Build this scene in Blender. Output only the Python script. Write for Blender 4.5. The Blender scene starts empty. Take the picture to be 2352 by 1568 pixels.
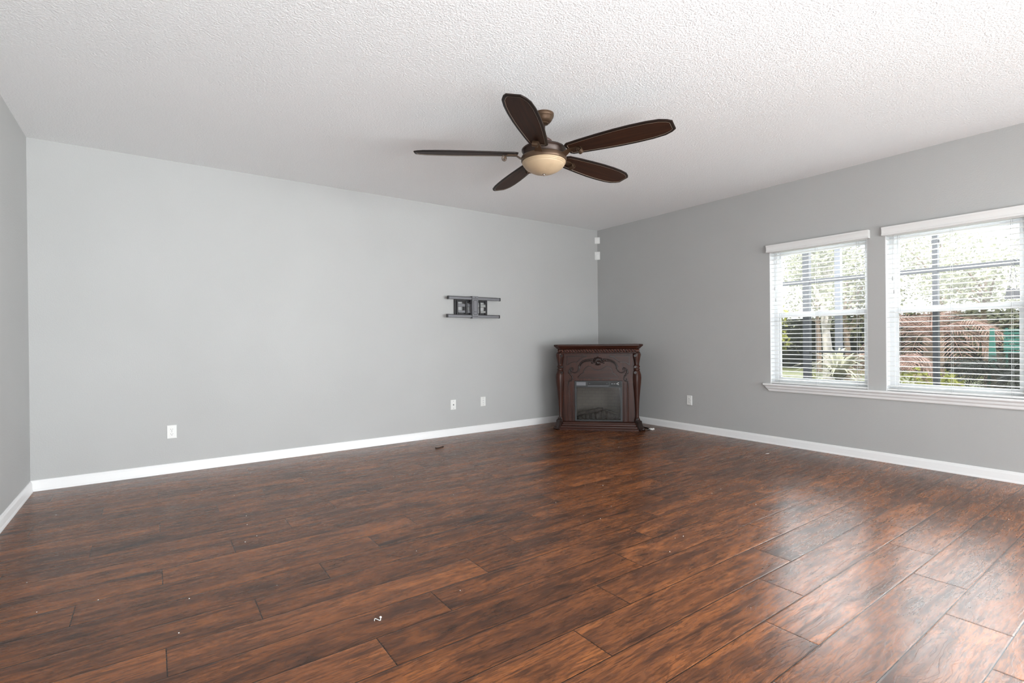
import bpy, bmesh, math, random
from math import sin, cos, pi, radians, sqrt
from mathutils import Vector, Matrix

# ------------------------------------------------------------------ camera, world, lights, exposure
SC = bpy.context.scene
COL = SC.collection
F_PX, YAW, PITCH, ROLL = 1163.12, 0.61983, -0.00258, -0.010122
CAM = Vector((-5.39316, -5.35987, 1.13435))
ROOM_L, ROOM_H, REAR = 6.161, 2.74, -8.4

def make_camera():
    fw = Vector((sin(YAW) * cos(PITCH), cos(YAW) * cos(PITCH), sin(PITCH)))
    r = Vector((cos(YAW), -sin(YAW), 0)); u = r.cross(fw)
    r2 = r * cos(ROLL) + u * sin(ROLL); u2 = -r * sin(ROLL) + u * cos(ROLL)
    m = Matrix(((r2.x, u2.x, -fw.x, CAM.x), (r2.y, u2.y, -fw.y, CAM.y), (r2.z, u2.z, -fw.z, CAM.z), (0, 0, 0, 1)))
    cd = bpy.data.cameras.new('camera'); cd.sensor_width = 36; cd.lens = F_PX / 2352 * 36
    cd.clip_start = 0.05; cd.clip_end = 300
    c = bpy.data.objects.new('camera', cd); COL.objects.link(c); c.matrix_world = m
    SC.camera = c
make_camera()

vs = SC.view_settings
vs.view_transform = 'Standard'; vs.look = 'None'; vs.gamma = 1; vs.use_curve_mapping = False
vs.exposure = 0.15

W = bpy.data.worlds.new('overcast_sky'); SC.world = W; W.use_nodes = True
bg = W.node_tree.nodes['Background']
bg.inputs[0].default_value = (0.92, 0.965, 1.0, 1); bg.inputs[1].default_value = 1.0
# hazy overcast sky, with a bright band added beyond the garden to make the floor shine
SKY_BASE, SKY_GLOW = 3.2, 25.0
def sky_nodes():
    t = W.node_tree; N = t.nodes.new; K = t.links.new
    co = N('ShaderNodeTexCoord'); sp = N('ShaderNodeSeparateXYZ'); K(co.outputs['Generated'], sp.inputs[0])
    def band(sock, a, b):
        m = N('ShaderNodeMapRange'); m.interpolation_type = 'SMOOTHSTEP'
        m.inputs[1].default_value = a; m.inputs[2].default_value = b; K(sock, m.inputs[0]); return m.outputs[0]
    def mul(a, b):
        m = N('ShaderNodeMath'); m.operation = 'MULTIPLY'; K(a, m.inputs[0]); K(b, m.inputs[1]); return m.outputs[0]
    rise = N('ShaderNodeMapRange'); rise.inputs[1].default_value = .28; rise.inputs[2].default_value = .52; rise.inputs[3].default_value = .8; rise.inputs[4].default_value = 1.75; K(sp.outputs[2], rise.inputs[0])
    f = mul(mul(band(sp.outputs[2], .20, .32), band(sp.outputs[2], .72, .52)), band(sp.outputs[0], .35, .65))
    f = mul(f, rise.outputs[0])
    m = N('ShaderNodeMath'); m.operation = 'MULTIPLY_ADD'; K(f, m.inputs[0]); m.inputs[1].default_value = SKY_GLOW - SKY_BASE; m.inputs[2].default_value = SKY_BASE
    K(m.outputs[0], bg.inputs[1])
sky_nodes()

def lamp(name, kind, loc, energy, color=(1, 1, 1), look=None, **kw):
    l = bpy.data.lights.new(name, kind); l.energy = energy; l.color = color
    for k, v in kw.items(): setattr(l, k, v)
    o = bpy.data.objects.new(name, l); COL.objects.link(o); o.location = loc
    if look is not None: o.rotation_euler = Vector(look).to_track_quat('-Z', 'Y').to_euler()
    return o
lamp('sun', 'SUN', (-6, -4, 9), 9.0, (1, .95, .86), (.62, .30, -.72), angle=radians(3))
# added area lamp standing in for daylight at an invented patio door behind the camera
lamp('rear_door_fill', 'AREA', (-2.0, REAR + .06, 1.12), 148, (.935, .975, 1), (0, 1, .25), shape='RECTANGLE', size=3.2, size_y=2.1)
lamp('side_door_fill', 'AREA', (-.06, -7.0, 1.12), 5, (.94, .975, 1), (-1, 0.15, .1), shape='RECTANGLE', size=1.8, size_y=2.1)  # added lamp standing in for daylight at the invented side door

# added up-light behind the camera, brightens the ceiling as floor bounce would
lamp('rear_up_fill', 'AREA', (-5.0, -6.8, .12), 205, (.905, .965, 1), (.1, .6, 1), shape='RECTANGLE', size=2.2, size_y=2.0)
lamp('left_wall_fill', 'AREA', (-.8, -8.25, 1.2), 36, (.95, .98, 1), (-5.2, 7.3, .3), shape='RECTANGLE', size=1.6, size_y=1.6, spread=radians(65))  # added lamp behind the camera, aimed to brighten the left wall
lamp('low_rear_fill', 'AREA', (-4.2, -8.0, .6), 21, (.94, .975, 1), (-.3, 5.6, 2.3), shape='RECTANGLE', size=3.6, size_y=1.0, spread=radians(80))  # added beam from behind the camera, lifts the far ceiling and wall top

# window openings in the right wall: (far y, near y); the third is unseen
WINS = [(-2.556, -3.462), (-3.603, -4.512), (-4.653, -5.562)]
WZ0, WZ1 = 0.645, 2.075
for i, (a, b) in enumerate(WINS):
    o = lamp('window_portal', 'AREA', (.17, (a + b) / 2, (WZ0 + WZ1) / 2), 1, (1, 1, 1), (-1, 0, 0), shape='RECTANGLE', size=abs(b - a), size_y=WZ1 - WZ0)
    o.data.cycles.is_portal = True

# ------------------------------------------------------------------ mesh helpers
class MB:
    def __init__(s): s.v = []; s.f = []; s.m = []; s.cur = 0
    def add(s, vs, fs):
        b = len(s.v); s.v += [tuple(v) for v in vs]
        for f in fs: s.f.append(tuple(b + i for i in f)); s.m.append(s.cur)
        return s
    def mat(s, i): s.cur = i; return s
    def box(s, x0, x1, y0, y1, z0, z1):
        x0, x1 = sorted((x0, x1)); y0, y1 = sorted((y0, y1)); z0, z1 = sorted((z0, z1))
        v = [(x0, y0, z0), (x1, y0, z0), (x1, y1, z0), (x0, y1, z0), (x0, y0, z1), (x1, y0, z1), (x1, y1, z1), (x0, y1, z1)]
        return s.add(v, [(0, 3, 2, 1), (4, 5, 6, 7), (0, 1, 5, 4), (1, 2, 6, 5), (2, 3, 7, 6), (3, 0, 4, 7)])
    def prism(s, pts, lo, hi, axis):
        """pts: 2D polygon, extruded between lo and hi along axis ('x': pts=(y,z); 'y': pts=(x,z); 'z': pts=(x,y))"""
        n = len(pts)
        def P(p, t): return {'x': (t, p[0], p[1]), 'y': (p[0], t, p[1]), 'z': (p[0], p[1], t)}[axis]
        v = [P(p, lo) for p in pts] + [P(p, hi) for p in pts]
        f = [tuple(range(n)), tuple(range(2 * n - 1, n - 1, -1))]
        f += [(i, i + n, (i + 1) % n + n, (i + 1) % n) for i in range(n)]
        return s.add(v, f)
    def loft(s, rings, cap=True, closed=True):
        n = len(rings[0]); v = [p for r in rings for p in r]; f = []
        for k in range(len(rings) - 1):
            for i in range(n if closed else n - 1):
                j = (i + 1) % n
                f.append((k * n + i, k * n + j, (k + 1) * n + j, (k + 1) * n + i))
        if cap:
            f.append(tuple(range(n - 1, -1, -1))); f.append(tuple((len(rings) - 1) * n + i for i in range(n)))
        return s.add(v, f)
    def lathe(s, prof, c=(0, 0, 0), n=48, cap=True):
        rings = [[(c[0] + r * cos(2 * pi * i / n), c[1] + r * sin(2 * pi * i / n), c[2] + z) for i in range(n)] for r, z in prof]
        return s.loft(rings, cap)
    def tube(s, pts, r, n=8, cap=True):
        pts = [Vector(p) for p in pts]; rs = r if isinstance(r, (list, tuple)) else [r] * len(pts)
        rings = []; up = None
        for i, p in enumerate(pts):
            t = (pts[min(i + 1, len(pts) - 1)] - pts[max(i - 1, 0)])
            t = t.normalized() if t.length > 1e-9 else Vector((0, 0, 1))
            if up is None:
                up = Vector((0, 0, 1)) if abs(t.z) < .9 else Vector((1, 0, 0))
            a = up - t * up.dot(t)
            a = a.normalized() if a.length > 1e-6 else t.orthogonal().normalized()
            b = t.cross(a); up = a
            rings.append([p + (a * cos(2 * pi * k / n) + b * sin(2 * pi * k / n)) * rs[i] for k in range(n)])
        return s.loft(rings, cap)
    def ball(s, c, rx, ry=None, rz=None, nu=12, nv=8, rot=None):
        ry = ry or rx; rz = rz or rx; c = Vector(c); v = []; f = []
        for j in range(nv + 1):
            th = pi * j / nv
            for i in range(nu):
                p = Vector((rx * sin(th) * cos(2 * pi * i / nu), ry * sin(th) * sin(2 * pi * i / nu), rz * cos(th)))
                if rot: p = rot @ p
                v.append(c + p)
        for j in range(nv):
            for i in range(nu):
                k = (i + 1) % nu
                f.append((j * nu + i, (j + 1) * nu + i, (j + 1) * nu + k, j * nu + k))
        return s.add(v, f)
    def cyl(s, a, b, r, n=16): return s.tube([a, b], r, n)
    def xform(s, M):
        s.v = [tuple(M @ Vector(p)) for p in s.v]; return s
    def build(s, name, mat, parent=None, smooth=35, bevel=0, **props):
        me = bpy.data.meshes.new(name); me.from_pydata(s.v, [], s.f)
        for m in (mat if isinstance(mat, (list, tuple)) else [mat]): me.materials.append(m)
        for p, mi in zip(me.polygons, s.m): p.material_index = mi
        bm = bmesh.new(); bm.from_mesh(me)
        if not props.pop('open_faces', False): bmesh.ops.recalc_face_normals(bm, faces=bm.faces)
        bm.to_mesh(me); bm.free()
        if smooth:
            me.polygons.foreach_set('use_smooth', [True] * len(me.polygons))
            me.set_sharp_from_angle(angle=radians(smooth))
        o = bpy.data.objects.new(name, me); COL.objects.link(o)
        if parent is not None: o.parent = parent
        if bevel:
            b = o.modifiers.new('bevel', 'BEVEL'); b.width = bevel; b.segments = 2; b.limit_method = 'ANGLE'; b.angle_limit = radians(40)
        for k, v in props.items(): o[k] = v
        return o

def thing(name, label, cat, loc=(0, 0, 0), rz=0, group=None):
    o = bpy.data.objects.new(name, None); COL.objects.link(o); o.location = loc; o.rotation_euler = (0, 0, rz)
    o.empty_display_size = .1
    return tag(o, label, cat, group)
def tag(o, label, cat, group=None):
    o['label'] = label; o['category'] = cat
    if group: o['group'] = group
    return o
def struct(o): o['kind'] = 'structure'; return o
def structure_empty(name, loc=(0, 0, 0)):
    o = bpy.data.objects.new(name, None); COL.objects.link(o); o.location = loc; o['kind'] = 'structure'; return o
def copy_tree(o, parent=None):
    c = o.copy(); COL.objects.link(c)
    if parent is not None: c.parent = parent
    for ch in list(o.children): copy_tree(ch, c)
    return c

# ------------------------------------------------------------------ materials
def nt(name):
    m = bpy.data.materials.new(name); m.use_nodes = True
    t = m.node_tree; return m, t, t.nodes['Principled BSDF'], t.nodes['Material Output']
def node(t, typ, ins=None, **kw):
    n = t.nodes.new(typ)
    for k, v in kw.items(): setattr(n, k, v)
    for k, v in (ins or {}).items():
        if hasattr(v, 'default_value') or v.__class__.__name__.startswith('NodeSocket'): t.links.new(v, n.inputs[k])
        else: n.inputs[k].default_value = v
    return n
def math_(t, op, a, b=None, c=None):
    d = {0: a}
    if b is not None: d[1] = b
    if c is not None: d[2] = c
    return node(t, 'ShaderNodeMath', d, operation=op).outputs[0]
def ramp(t, fac, stops, interp='LINEAR'):
    n = t.nodes.new('ShaderNodeValToRGB'); n.color_ramp.interpolation = interp
    e = n.color_ramp.elements
    while len(e) < len(stops): e.new(.5)
    for el, (p, c) in zip(e, stops):
        el.position = p; el.color = (*c, 1) if len(c) == 3 else c
    t.links.new(fac, n.inputs[0]); return n.outputs[0]
def mixc(t, fac, a, b, mode='MIX'):
    n = t.nodes.new('ShaderNodeMix'); n.data_type = 'RGBA'; n.blend_type = mode
    for s_, v in ((n.inputs[0], fac), (n.inputs[6], a), (n.inputs[7], b)):
        if v.__class__.__name__.startswith('NodeSocket'): t.links.new(v, s_)
        elif isinstance(v, tuple): s_.default_value = (*v, 1) if len(v) == 3 else v
        else: s_.default_value = v
    return n.outputs[2]
def srgb(r, g, b):
    f = lambda c: (c / 255 / 12.92) if c / 255 <= .04045 else ((c / 255 + .055) / 1.055) ** 2.4
    return (f(r), f(g), f(b))

def plain(name, col, rough=.5, metal=0, spec=.5, noise=0, nscale=20, bump=0, bscale=200, coat=0):
    m, t, p, out = nt(name)
    p.inputs['Base Color'].default_value = (*col, 1); p.inputs['Roughness'].default_value = rough
    p.inputs['Metallic'].default_value = metal; p.inputs['Specular IOR Level'].default_value = spec
    p.inputs['Coat Weight'].default_value = coat
    co = node(t, 'ShaderNodeTexCoord').outputs['Object']
    if noise:
        n = node(t, 'ShaderNodeTexNoise', {'Vector': co, 'Scale': nscale, 'Detail': 5}).outputs['Fac']
        lo = tuple(c * (1 - noise) for c in col); hi = tuple(min(1, c * (1 + noise)) for c in col)
        t.links.new(ramp(t, n, [(.3, lo), (.7, hi)]), p.inputs['Base Color'])
    if bump:
        n = node(t, 'ShaderNodeTexNoise', {'Vector': co, 'Scale': bscale, 'Detail': 3}).outputs['Fac']
        b = node(t, 'ShaderNodeBump', {'Height': n, 'Strength': bump, 'Distance': .002})
        t.links.new(b.outputs[0], p.inputs['Normal'])
    return m

def wall_paint():
    m, t, p, out = nt('grey_wall_paint')
    co = node(t, 'ShaderNodeTexCoord').outputs['Object']
    n1 = node(t, 'ShaderNodeTexNoise', {'Vector': co, 'Scale': 1.3, 'Detail': 2}).outputs['Fac']
    t.links.new(ramp(t, n1, [(.3, (.470, .472, .466)), (.7, (.490, .492, .486))]), p.inputs['Base Color'])
    p.inputs['Roughness'].default_value = .55; p.inputs['Specular IOR Level'].default_value = .25
    n2 = node(t, 'ShaderNodeTexNoise', {'Vector': co, 'Scale': 95, 'Detail': 2, 'Roughness': .55}).outputs['Fac']
    b = node(t, 'ShaderNodeBump', {'Height': n2, 'Strength': .35, 'Distance': .004}).outputs[0]
    t.links.new(b, p.inputs['Normal']); return m
def ceiling_paint():
    m, t, p, out = nt('textured_white_ceiling')
    co = node(t, 'ShaderNodeTexCoord').outputs['Object']
    p.inputs['Base Color'].default_value = (.90, .90, .905, 1); p.inputs['Roughness'].default_value = .7
    p.inputs['Specular IOR Level'].default_value = .15
    v = node(t, 'ShaderNodeTexNoise', {'Vector': co, 'Scale': 98, 'Detail': 3, 'Roughness': .55, 'Distortion': .3}).outputs['Fac']
    v2 = node(t, 'ShaderNodeTexNoise', {'Vector': co, 'Scale': 130, 'Detail': 2}).outputs['Fac']
    h = math_(t, 'ADD', ramp(t, v, [(.36, (0, 0, 0)), (.66, (1, 1, 1))]), math_(t, 'MULTIPLY', v2, .3))
    b = node(t, 'ShaderNodeBump', {'Height': h, 'Strength': .52, 'Distance': .0042}).outputs[0]
    t.links.new(b, p.inputs['Normal']); return m

PLANK_W, PLANK_L = .2035, 1.298
def floor_wood():
    m, t, p, out = nt('hand_scraped_wood_planks')
    co = node(t, 'ShaderNodeTexCoord').outputs['Object']
    sx = node(t, 'ShaderNodeSeparateXYZ', {0: co}); X, Y = sx.outputs[0], sx.outputs[1]
    r_ = math_(t, 'DIVIDE', math_(t, 'SUBTRACT', math_(t, 'MULTIPLY', Y, -1), .018), PLANK_W)
    row = math_(t, 'FLOOR', r_); fr = math_(t, 'SUBTRACT', r_, row)
    md = math_(t, 'FLOORED_MODULO', row, 4.0)
    off = math_(t, 'ADD', math_(t, 'MULTIPLY', md, -.3285), -4.372)
    c_ = math_(t, 'DIVIDE', math_(t, 'SUBTRACT', X, off), PLANK_L)
    pid = math_(t, 'FLOOR', c_); fc = math_(t, 'SUBTRACT', c_, pid)
    ident = node(t, 'ShaderNodeCombineXYZ', {0: pid, 1: row, 2: 3.0}).outputs[0]
    wn = node(t, 'ShaderNodeTexWhiteNoise', {0: ident}, noise_dimensions='3D')
    rnd = wn.outputs[0]; rc = node(t, 'ShaderNodeSeparateColor', {0: wn.outputs[1]})
    # distance to the nearest plank edge in metres
    dy = math_(t, 'MULTIPLY', math_(t, 'MINIMUM', fr, math_(t, 'SUBTRACT', 1, fr)), PLANK_W)
    dx = math_(t, 'MULTIPLY', math_(t, 'MINIMUM', fc, math_(t, 'SUBTRACT', 1, fc)), PLANK_L)
    d = math_(t, 'MINIMUM', dx, dy)
    groove = ramp(t, math_(t, 'DIVIDE', d, .004), [(.25, (0, 0, 0)), (.75, (1, 1, 1))])
    # wood space: shifted per plank so that no two boards match
    gx = math_(t, 'ADD', X, math_(t, 'MULTIPLY', rnd, 37.0))
    gy = math_(t, 'ADD', Y, math_(t, 'MULTIPLY', rc.outputs[0], 11.0))
    base = node(t, 'ShaderNodeCombineXYZ', {0: gx, 1: gy, 2: math_(t, 'MULTIPLY', rc.outputs[1], 9.0)}).outputs[0]
    def sc(a, b): return node(t, 'ShaderNodeVectorMath', {0: base, 1: (a, b, 1)}, operation='MULTIPLY').outputs[0]
    warp = node(t, 'ShaderNodeTexNoise', {'Vector': sc(2.2, 7), 'Scale': 1.0, 'Detail': 3}).outputs['Color']
    wv = node(t, 'ShaderNodeVectorMath', {0: warp, 1: (.5, .5, .5)}, operation='SUBTRACT').outputs[0]
    def warped(a, b, k): return node(t, 'ShaderNodeVectorMath', {0: sc(a, b), 1: node(t, 'ShaderNodeVectorMath', {0: wv, 'Scale': k}, operation='SCALE').outputs[0]}, operation='ADD').outputs[0]
    big = node(t, 'ShaderNodeTexNoise', {'Vector': warped(1.5, 7.5, 1.6), 'Scale': 1.0, 'Detail': 3, 'Roughness': .55}).outputs['Fac']
    streak = node(t, 'ShaderNodeTexNoise', {'Vector': warped(3.4, 36, 2.8), 'Scale': 1.0, 'Detail': 5, 'Roughness': .65}).outputs['Fac']
    fine = node(t, 'ShaderNodeTexNoise', {'Vector': warped(12, 125, 2.4), 'Scale': 1.0, 'Detail': 3, 'Roughness': .6}).outputs['Fac']
    rings = node(t, 'ShaderNodeTexNoise', {'Vector': warped(1.6, 8, 1.2), 'Scale': 1.0, 'Detail': 2}).outputs['Fac']
    rsaw = math_(t, 'PINGPONG', math_(t, 'MULTIPLY', rings, 17.0), .5)
    ringl = ramp(t, rsaw, [(.0, (1, 1, 1)), (.09, (0, 0, 0))])
    # knots
    vo = node(t, 'ShaderNodeTexVoronoi', {'Vector': warped(2.1, 5.2, .9), 'Scale': 1.0, 'Randomness': 1.0})
    kn = ramp(t, vo.outputs['Distance'], [(.03, (1, 1, 1)), (.26, (0, 0, 0))])
    col = ramp(t, big, [(.26, srgb(78, 49, 36)), (.40, srgb(108, 67, 43)), (.55, srgb(134, 82, 49)), (.74, srgb(164, 101, 57))])
    col = mixc(t, math_(t, 'MULTIPLY', ramp(t, streak, [(.50, (0, 0, 0)), (.68, (1, 1, 1))]), .72), col, srgb(58, 38, 28))
    col = mixc(t, math_(t, 'MULTIPLY', ramp(t, fine, [(.49, (0, 0, 0)), (.61, (1, 1, 1))]), .58), col, srgb(50, 32, 24))
    pore = node(t, 'ShaderNodeTexNoise', {'Vector': warped(24, 210, 3.0), 'Scale': 1.0, 'Detail': 2, 'Roughness': .6}).outputs['Fac']
    col = mixc(t, math_(t, 'MULTIPLY', ramp(t, pore, [(.57, (0, 0, 0)), (.66, (1, 1, 1))]), .38), col, srgb(44, 28, 21))
    col = mixc(t, math_(t, 'MULTIPLY', ringl, .38), col, srgb(50, 32, 24))
    blot = node(t, 'ShaderNodeTexNoise', {'Vector': warped(2.6, 13, 2.2), 'Scale': 1.0, 'Detail': 4, 'Roughness': .7}).outputs['Fac']
    col = mixc(t, math_(t, 'MULTIPLY', ramp(t, blot, [(.54, (0, 0, 0)), (.70, (1, 1, 1))]), .65), col, srgb(46, 32, 26))
    col = mixc(t, math_(t, 'MULTIPLY', ramp(t, blot, [(.30, (1, 1, 1)), (.44, (0, 0, 0))]), .45), col, srgb(160, 96, 50))
    col = mixc(t, math_(t, 'MULTIPLY', kn, .7), col, srgb(38, 27, 23))
    tone = ramp(t, rc.outputs[2], [(0, (.78, .76, .75)), (.5, (1, 1, 1)), (1, (1.16, 1.15, 1.14))])
    col = mixc(t, 1.0, col, tone, 'MULTIPLY')
    col = mixc(t, ramp(t, math_(t, 'DIVIDE', d, .0030), [(.42, (0, 0, 0)), (.8, (1, 1, 1))]), srgb(26, 17, 13), col)
    t.links.new(col, p.inputs['Base Color'])
    rough = ramp(t, streak, [(.3, (.24, .24, .24)), (.7, (.31, .31, .31))])
    t.links.new(rough, p.inputs['Roughness'])
    p.inputs['IOR'].default_value = 1.45; p.inputs['Specular IOR Level'].default_value = .36
    scrape = node(t, 'ShaderNodeTexNoise', {'Vector': warped(1.0, 6, .6), 'Scale': 1.0, 'Detail': 1}).outputs['Fac']
    bevel = ramp(t, math_(t, 'DIVIDE', d, .006), [(.1, (0, 0, 0)), (1.0, (1, 1, 1))])
    h = math_(t, 'ADD', math_(t, 'MULTIPLY', bevel, .44), math_(t, 'MULTIPLY', ringl, -.11))
    h = math_(t, 'ADD', h, math_(t, 'MULTIPLY', fine, .06))
    h = math_(t, 'ADD', h, math_(t, 'MULTIPLY', scrape, .5))
    b = node(t, 'ShaderNodeBump', {'Height': h, 'Strength': .5, 'Distance': .003}).outputs[0]
    t.links.new(b, p.inputs['Normal']); return m

def wood(name, lo, hi, rough=.35, sx=3, sy=60, axis=0, spec=.5):
    m, t, p, out = nt(name)
    co = node(t, 'ShaderNodeTexCoord').outputs['Object']
    s3 = [sy, sy, sy]; s3[axis] = sx
    v = node(t, 'ShaderNodeVectorMath', {0: co, 1: tuple(s3)}, operation='MULTIPLY').outputs[0]
    n = node(t, 'ShaderNodeTexNoise', {'Vector': v, 'Scale': 1.0, 'Detail': 5, 'Distortion': .4}).outputs['Fac']
    t.links.new(ramp(t, n, [(.3, lo), (.7, hi)]), p.inputs['Base Color'])
    p.inputs['Roughness'].default_value = rough; p.inputs['Specular IOR Level'].default_value = spec
    b = node(t, 'ShaderNodeBump', {'Height': n, 'Strength': .12, 'Distance': .001}).outputs[0]
    t.links.new(b, p.inputs['Normal']); return m

def glass_pane(name, tint=(1, 1, 1), refl=1.0):
    m, t, p, out = nt(name); t.nodes.remove(p)
    tr = node(t, 'ShaderNodeBsdfTransparent', {0: (*tint, 1)}); gl = node(t, 'ShaderNodeBsdfGlossy', {'Roughness': .02})
    fr = node(t, 'ShaderNodeFresnel', {0: 1.45}).outputs[0]
    mx = node(t, 'ShaderNodeMixShader', {0: math_(t, 'MULTIPLY', fr, refl), 1: tr.outputs[0], 2: gl.outputs[0]})
    t.links.new(mx.outputs[0], out.inputs[0]); return m

def hazy_pane(name, haze, tint):
    """window glass with a pale film imitating glare haze"""
    m, t, p, out = nt(name); t.nodes.remove(p)
    tr = node(t, 'ShaderNodeBsdfTransparent', {0: (*tint, 1)}); gl = node(t, 'ShaderNodeBsdfGlossy', {'Roughness': .02})
    tl = node(t, 'ShaderNodeBsdfTranslucent', {0: (.93, .93, .97, 1)})
    mh = node(t, 'ShaderNodeMixShader', {0: haze, 1: tr.outputs[0], 2: tl.outputs[0]})
    fr = math_(t, 'MULTIPLY', node(t, 'ShaderNodeFresnel', {0: 1.45}).outputs[0], .5)
    mx = node(t, 'ShaderNodeMixShader', {0: fr, 1: mh.outputs[0], 2: gl.outputs[0]})
    t.links.new(mx.outputs[0], out.inputs[0]); return m

def leafy(name, cols, scale=3.0, trans=.18, rough=.5):
    m, t, p, out = nt(name)
    co = node(t, 'ShaderNodeTexCoord').outputs['Object']
    n = node(t, 'ShaderNodeTexNoise', {'Vector': co, 'Scale': scale, 'Detail': 6, 'Roughness': .75}).outputs['Fac']
    k = len(cols) - 1
    c = ramp(t, n, [(.28 + .44 * i / k, cc) for i, cc in enumerate(cols)])
    t.links.new(c, p.inputs['Base Color']); p.inputs['Roughness'].default_value = max(rough, .65); p.inputs['Specular IOR Level'].default_value = .12
    tl = node(t, 'ShaderNodeBsdfTranslucent', {0: c})
    mx = node(t, 'ShaderNodeMixShader', {0: trans, 1: p.outputs[0], 2: tl.outputs[0]})
    t.links.new(mx.outputs[0], out.inputs[0]); return m

M_WALL = wall_paint(); M_CEIL = ceiling_paint(); M_FLOOR = floor_wood()
M_TRIM = plain('white_trim_paint', (.87, .87, .87), .35)
M_VINYL = plain('white_vinyl', (.88, .89, .90), .35)
M_SLAT = plain('white_faux_wood_slat', (.82, .82, .81), .4)
M_CORD = plain('grey_white_cord', (.55, .55, .55), .7)
M_PLAST = plain('white_plastic', (.82, .82, .80), .35)
M_SLOT = plain('dark_slot', (.04, .04, .04), .6)
M_SENSOR = plain('matte_white_sensor_plastic', (.78, .78, .77), .5)
M_BLACKMETAL = plain('black_powder_coat', srgb(44, 43, 45), .4, .3)
M_GREYMETAL = plain('dark_grey_steel', srgb(118, 118, 122), .42, .25)
M_STEEL = plain('bright_zinc_steel', srgb(150, 150, 148), .35, .8)
M_BLADE = wood('espresso_fan_blade', srgb(26, 19, 16), srgb(38, 27, 22), .5, 3, 40, 0, .25)
M_PANEL = wood('walnut_blade_panel', srgb(40, 25, 18), srgb(62, 37, 24), .55, 2.5, 46, 0, .2)
M_BEAD = plain('worn_pale_edge', srgb(150, 132, 116), .45)
M_BRONZE = plain('antique_bronze', srgb(88, 68, 52), .42, .55, noise=.25, nscale=9)
M_DARKBRONZE = plain('dark_oil_rubbed_bronze', srgb(52, 37, 30), .38, .4, noise=.25, nscale=12)
M_BROWNHOUS = plain('mauve_brown_housing', srgb(92, 70, 64), .4, .3, noise=.15)
M_AMBER = plain('cream_amber_glass', srgb(186, 163, 134), .4, spec=.3, noise=.08, nscale=14)
M_NICKEL = plain('polished_finial', srgb(190, 180, 170), .18, .9)
M_MAHOG = wood('dark_cherry_carved_wood', srgb(46, 23, 16), srgb(66, 35, 25), .36, 3, 50, 0, .3)
M_MAHOGV = wood('dark_cherry_upright_wood', srgb(44, 22, 15), srgb(72, 37, 25), .36, 3, 50, 2, .3)
M_CARVE = plain('dark_carved_wood', srgb(36, 20, 15), .28, spec=.5, noise=.25, nscale=30)
M_FRIEZE = plain('reddish_carved_frieze', srgb(74, 38, 26), .3, noise=.25, nscale=30)
M_FIREMETAL = plain('charcoal_firebox_metal', srgb(52, 53, 54), .42, .2)
M_VENT = plain('black_vent', (.008, .008, .008), .5)
M_BUTTON = plain('silver_button', (.7, .7, .7), .4)
M_EMBER = plain('ash_grey_log', srgb(96, 92, 86), .9, noise=.5, nscale=30, bump=.8, bscale=60)
M_FIREGLASS = glass_pane('firebox_glass', (.75, .75, .75), .9)
M_PANE = glass_pane('window_glass', (.97, .985, .98), .6)
M_HAZY = hazy_pane('glare_haze_upper_glass', .02, (.97, .98, .98))  # glare over the upper view is mixed into this glass as haze
M_SCREENED = hazy_pane('lower_glass_behind_insect_screen', .004, (.70, .71, .71))
M_POST = plain('bronze_aluminium_post', srgb(46, 48, 52), .45, .3)
M_PAPER = plain('white_paper', (.8, .8, .78), .8)
M_DEBRIS = plain('dark_brown_twig', srgb(46, 32, 24), .8)
M_BLACKCORD = plain('black_cord', (.02, .018, .017), .5)

def brick_back():
    m, t, p, out = nt('firebox_brick')
    co = node(t, 'ShaderNodeTexCoord').outputs['Object']
    sx = node(t, 'ShaderNodeSeparateXYZ', {0: co})
    v = node(t, 'ShaderNodeCombineXYZ', {0: sx.outputs[0], 1: sx.outputs[2], 2: 0.0}).outputs[0]
    b = node(t, 'ShaderNodeTexBrick', {'Vector': v, 'Scale': 6.0, 'Color1': (*srgb(178, 172, 162), 1), 'Color2': (*srgb(173, 167, 158), 1), 'Mortar': (*srgb(166, 161, 152), 1), 'Mortar Size': .03})
    t.links.new(b.outputs[0], p.inputs['Base Color']); p.inputs['Roughness'].default_value = .9; return m
M_BRICK = brick_back()

# ------------------------------------------------------------------ room shell
struct(MB().box(-ROOM_L - .12, .0, REAR - .12, .12, -.12, 0).build('floor', M_FLOOR, smooth=0))
struct(MB().box(-ROOM_L - .15, .15, REAR - .15, .15, ROOM_H, ROOM_H + .22).build('ceiling', M_CEIL, smooth=0))
struct(MB().box(-ROOM_L - .15, .15, 0, .15, -.12, ROOM_H).build('wall_back', M_WALL, smooth=0))
struct(MB().box(-ROOM_L - .15, -ROOM_L, REAR - .15, 0, -.12, ROOM_H).build('wall_left', M_WALL, smooth=0))
w = MB()
DOOR_R = (-6.1, -7.9)
prev = 0.0
for a, b in WINS:
    w.box(0, .15, prev, a, -.12, ROOM_H); w.box(0, .15, a, b, -.12, WZ0 - .02); w.box(0, .15, a, b, WZ1, ROOM_H); prev = b
w.box(0, .15, prev, DOOR_R[0], -.12, ROOM_H); w.box(0, .15, DOOR_R[0], DOOR_R[1], 2.17, ROOM_H); w.box(0, .15, DOOR_R[0], DOOR_R[1], -.12, 0); w.box(0, .15, DOOR_R[1], REAR - .15, -.12, ROOM_H)
struct(w.build('wall_right', M_WALL, smooth=0))
w = MB(); rx0, rx1 = -3.6, -.4
w.box(-ROOM_L, rx0, REAR - .15, REAR, -.12, ROOM_H); w.box(rx1, 0, REAR - .15, REAR, -.12, ROOM_H); w.box(rx0, rx1, REAR - .15, REAR, 2.17, ROOM_H); w.box(rx0, rx1, REAR - .15, REAR, -.12, 0)
struct(w.build('wall_rear', M_WALL, smooth=0))

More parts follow.
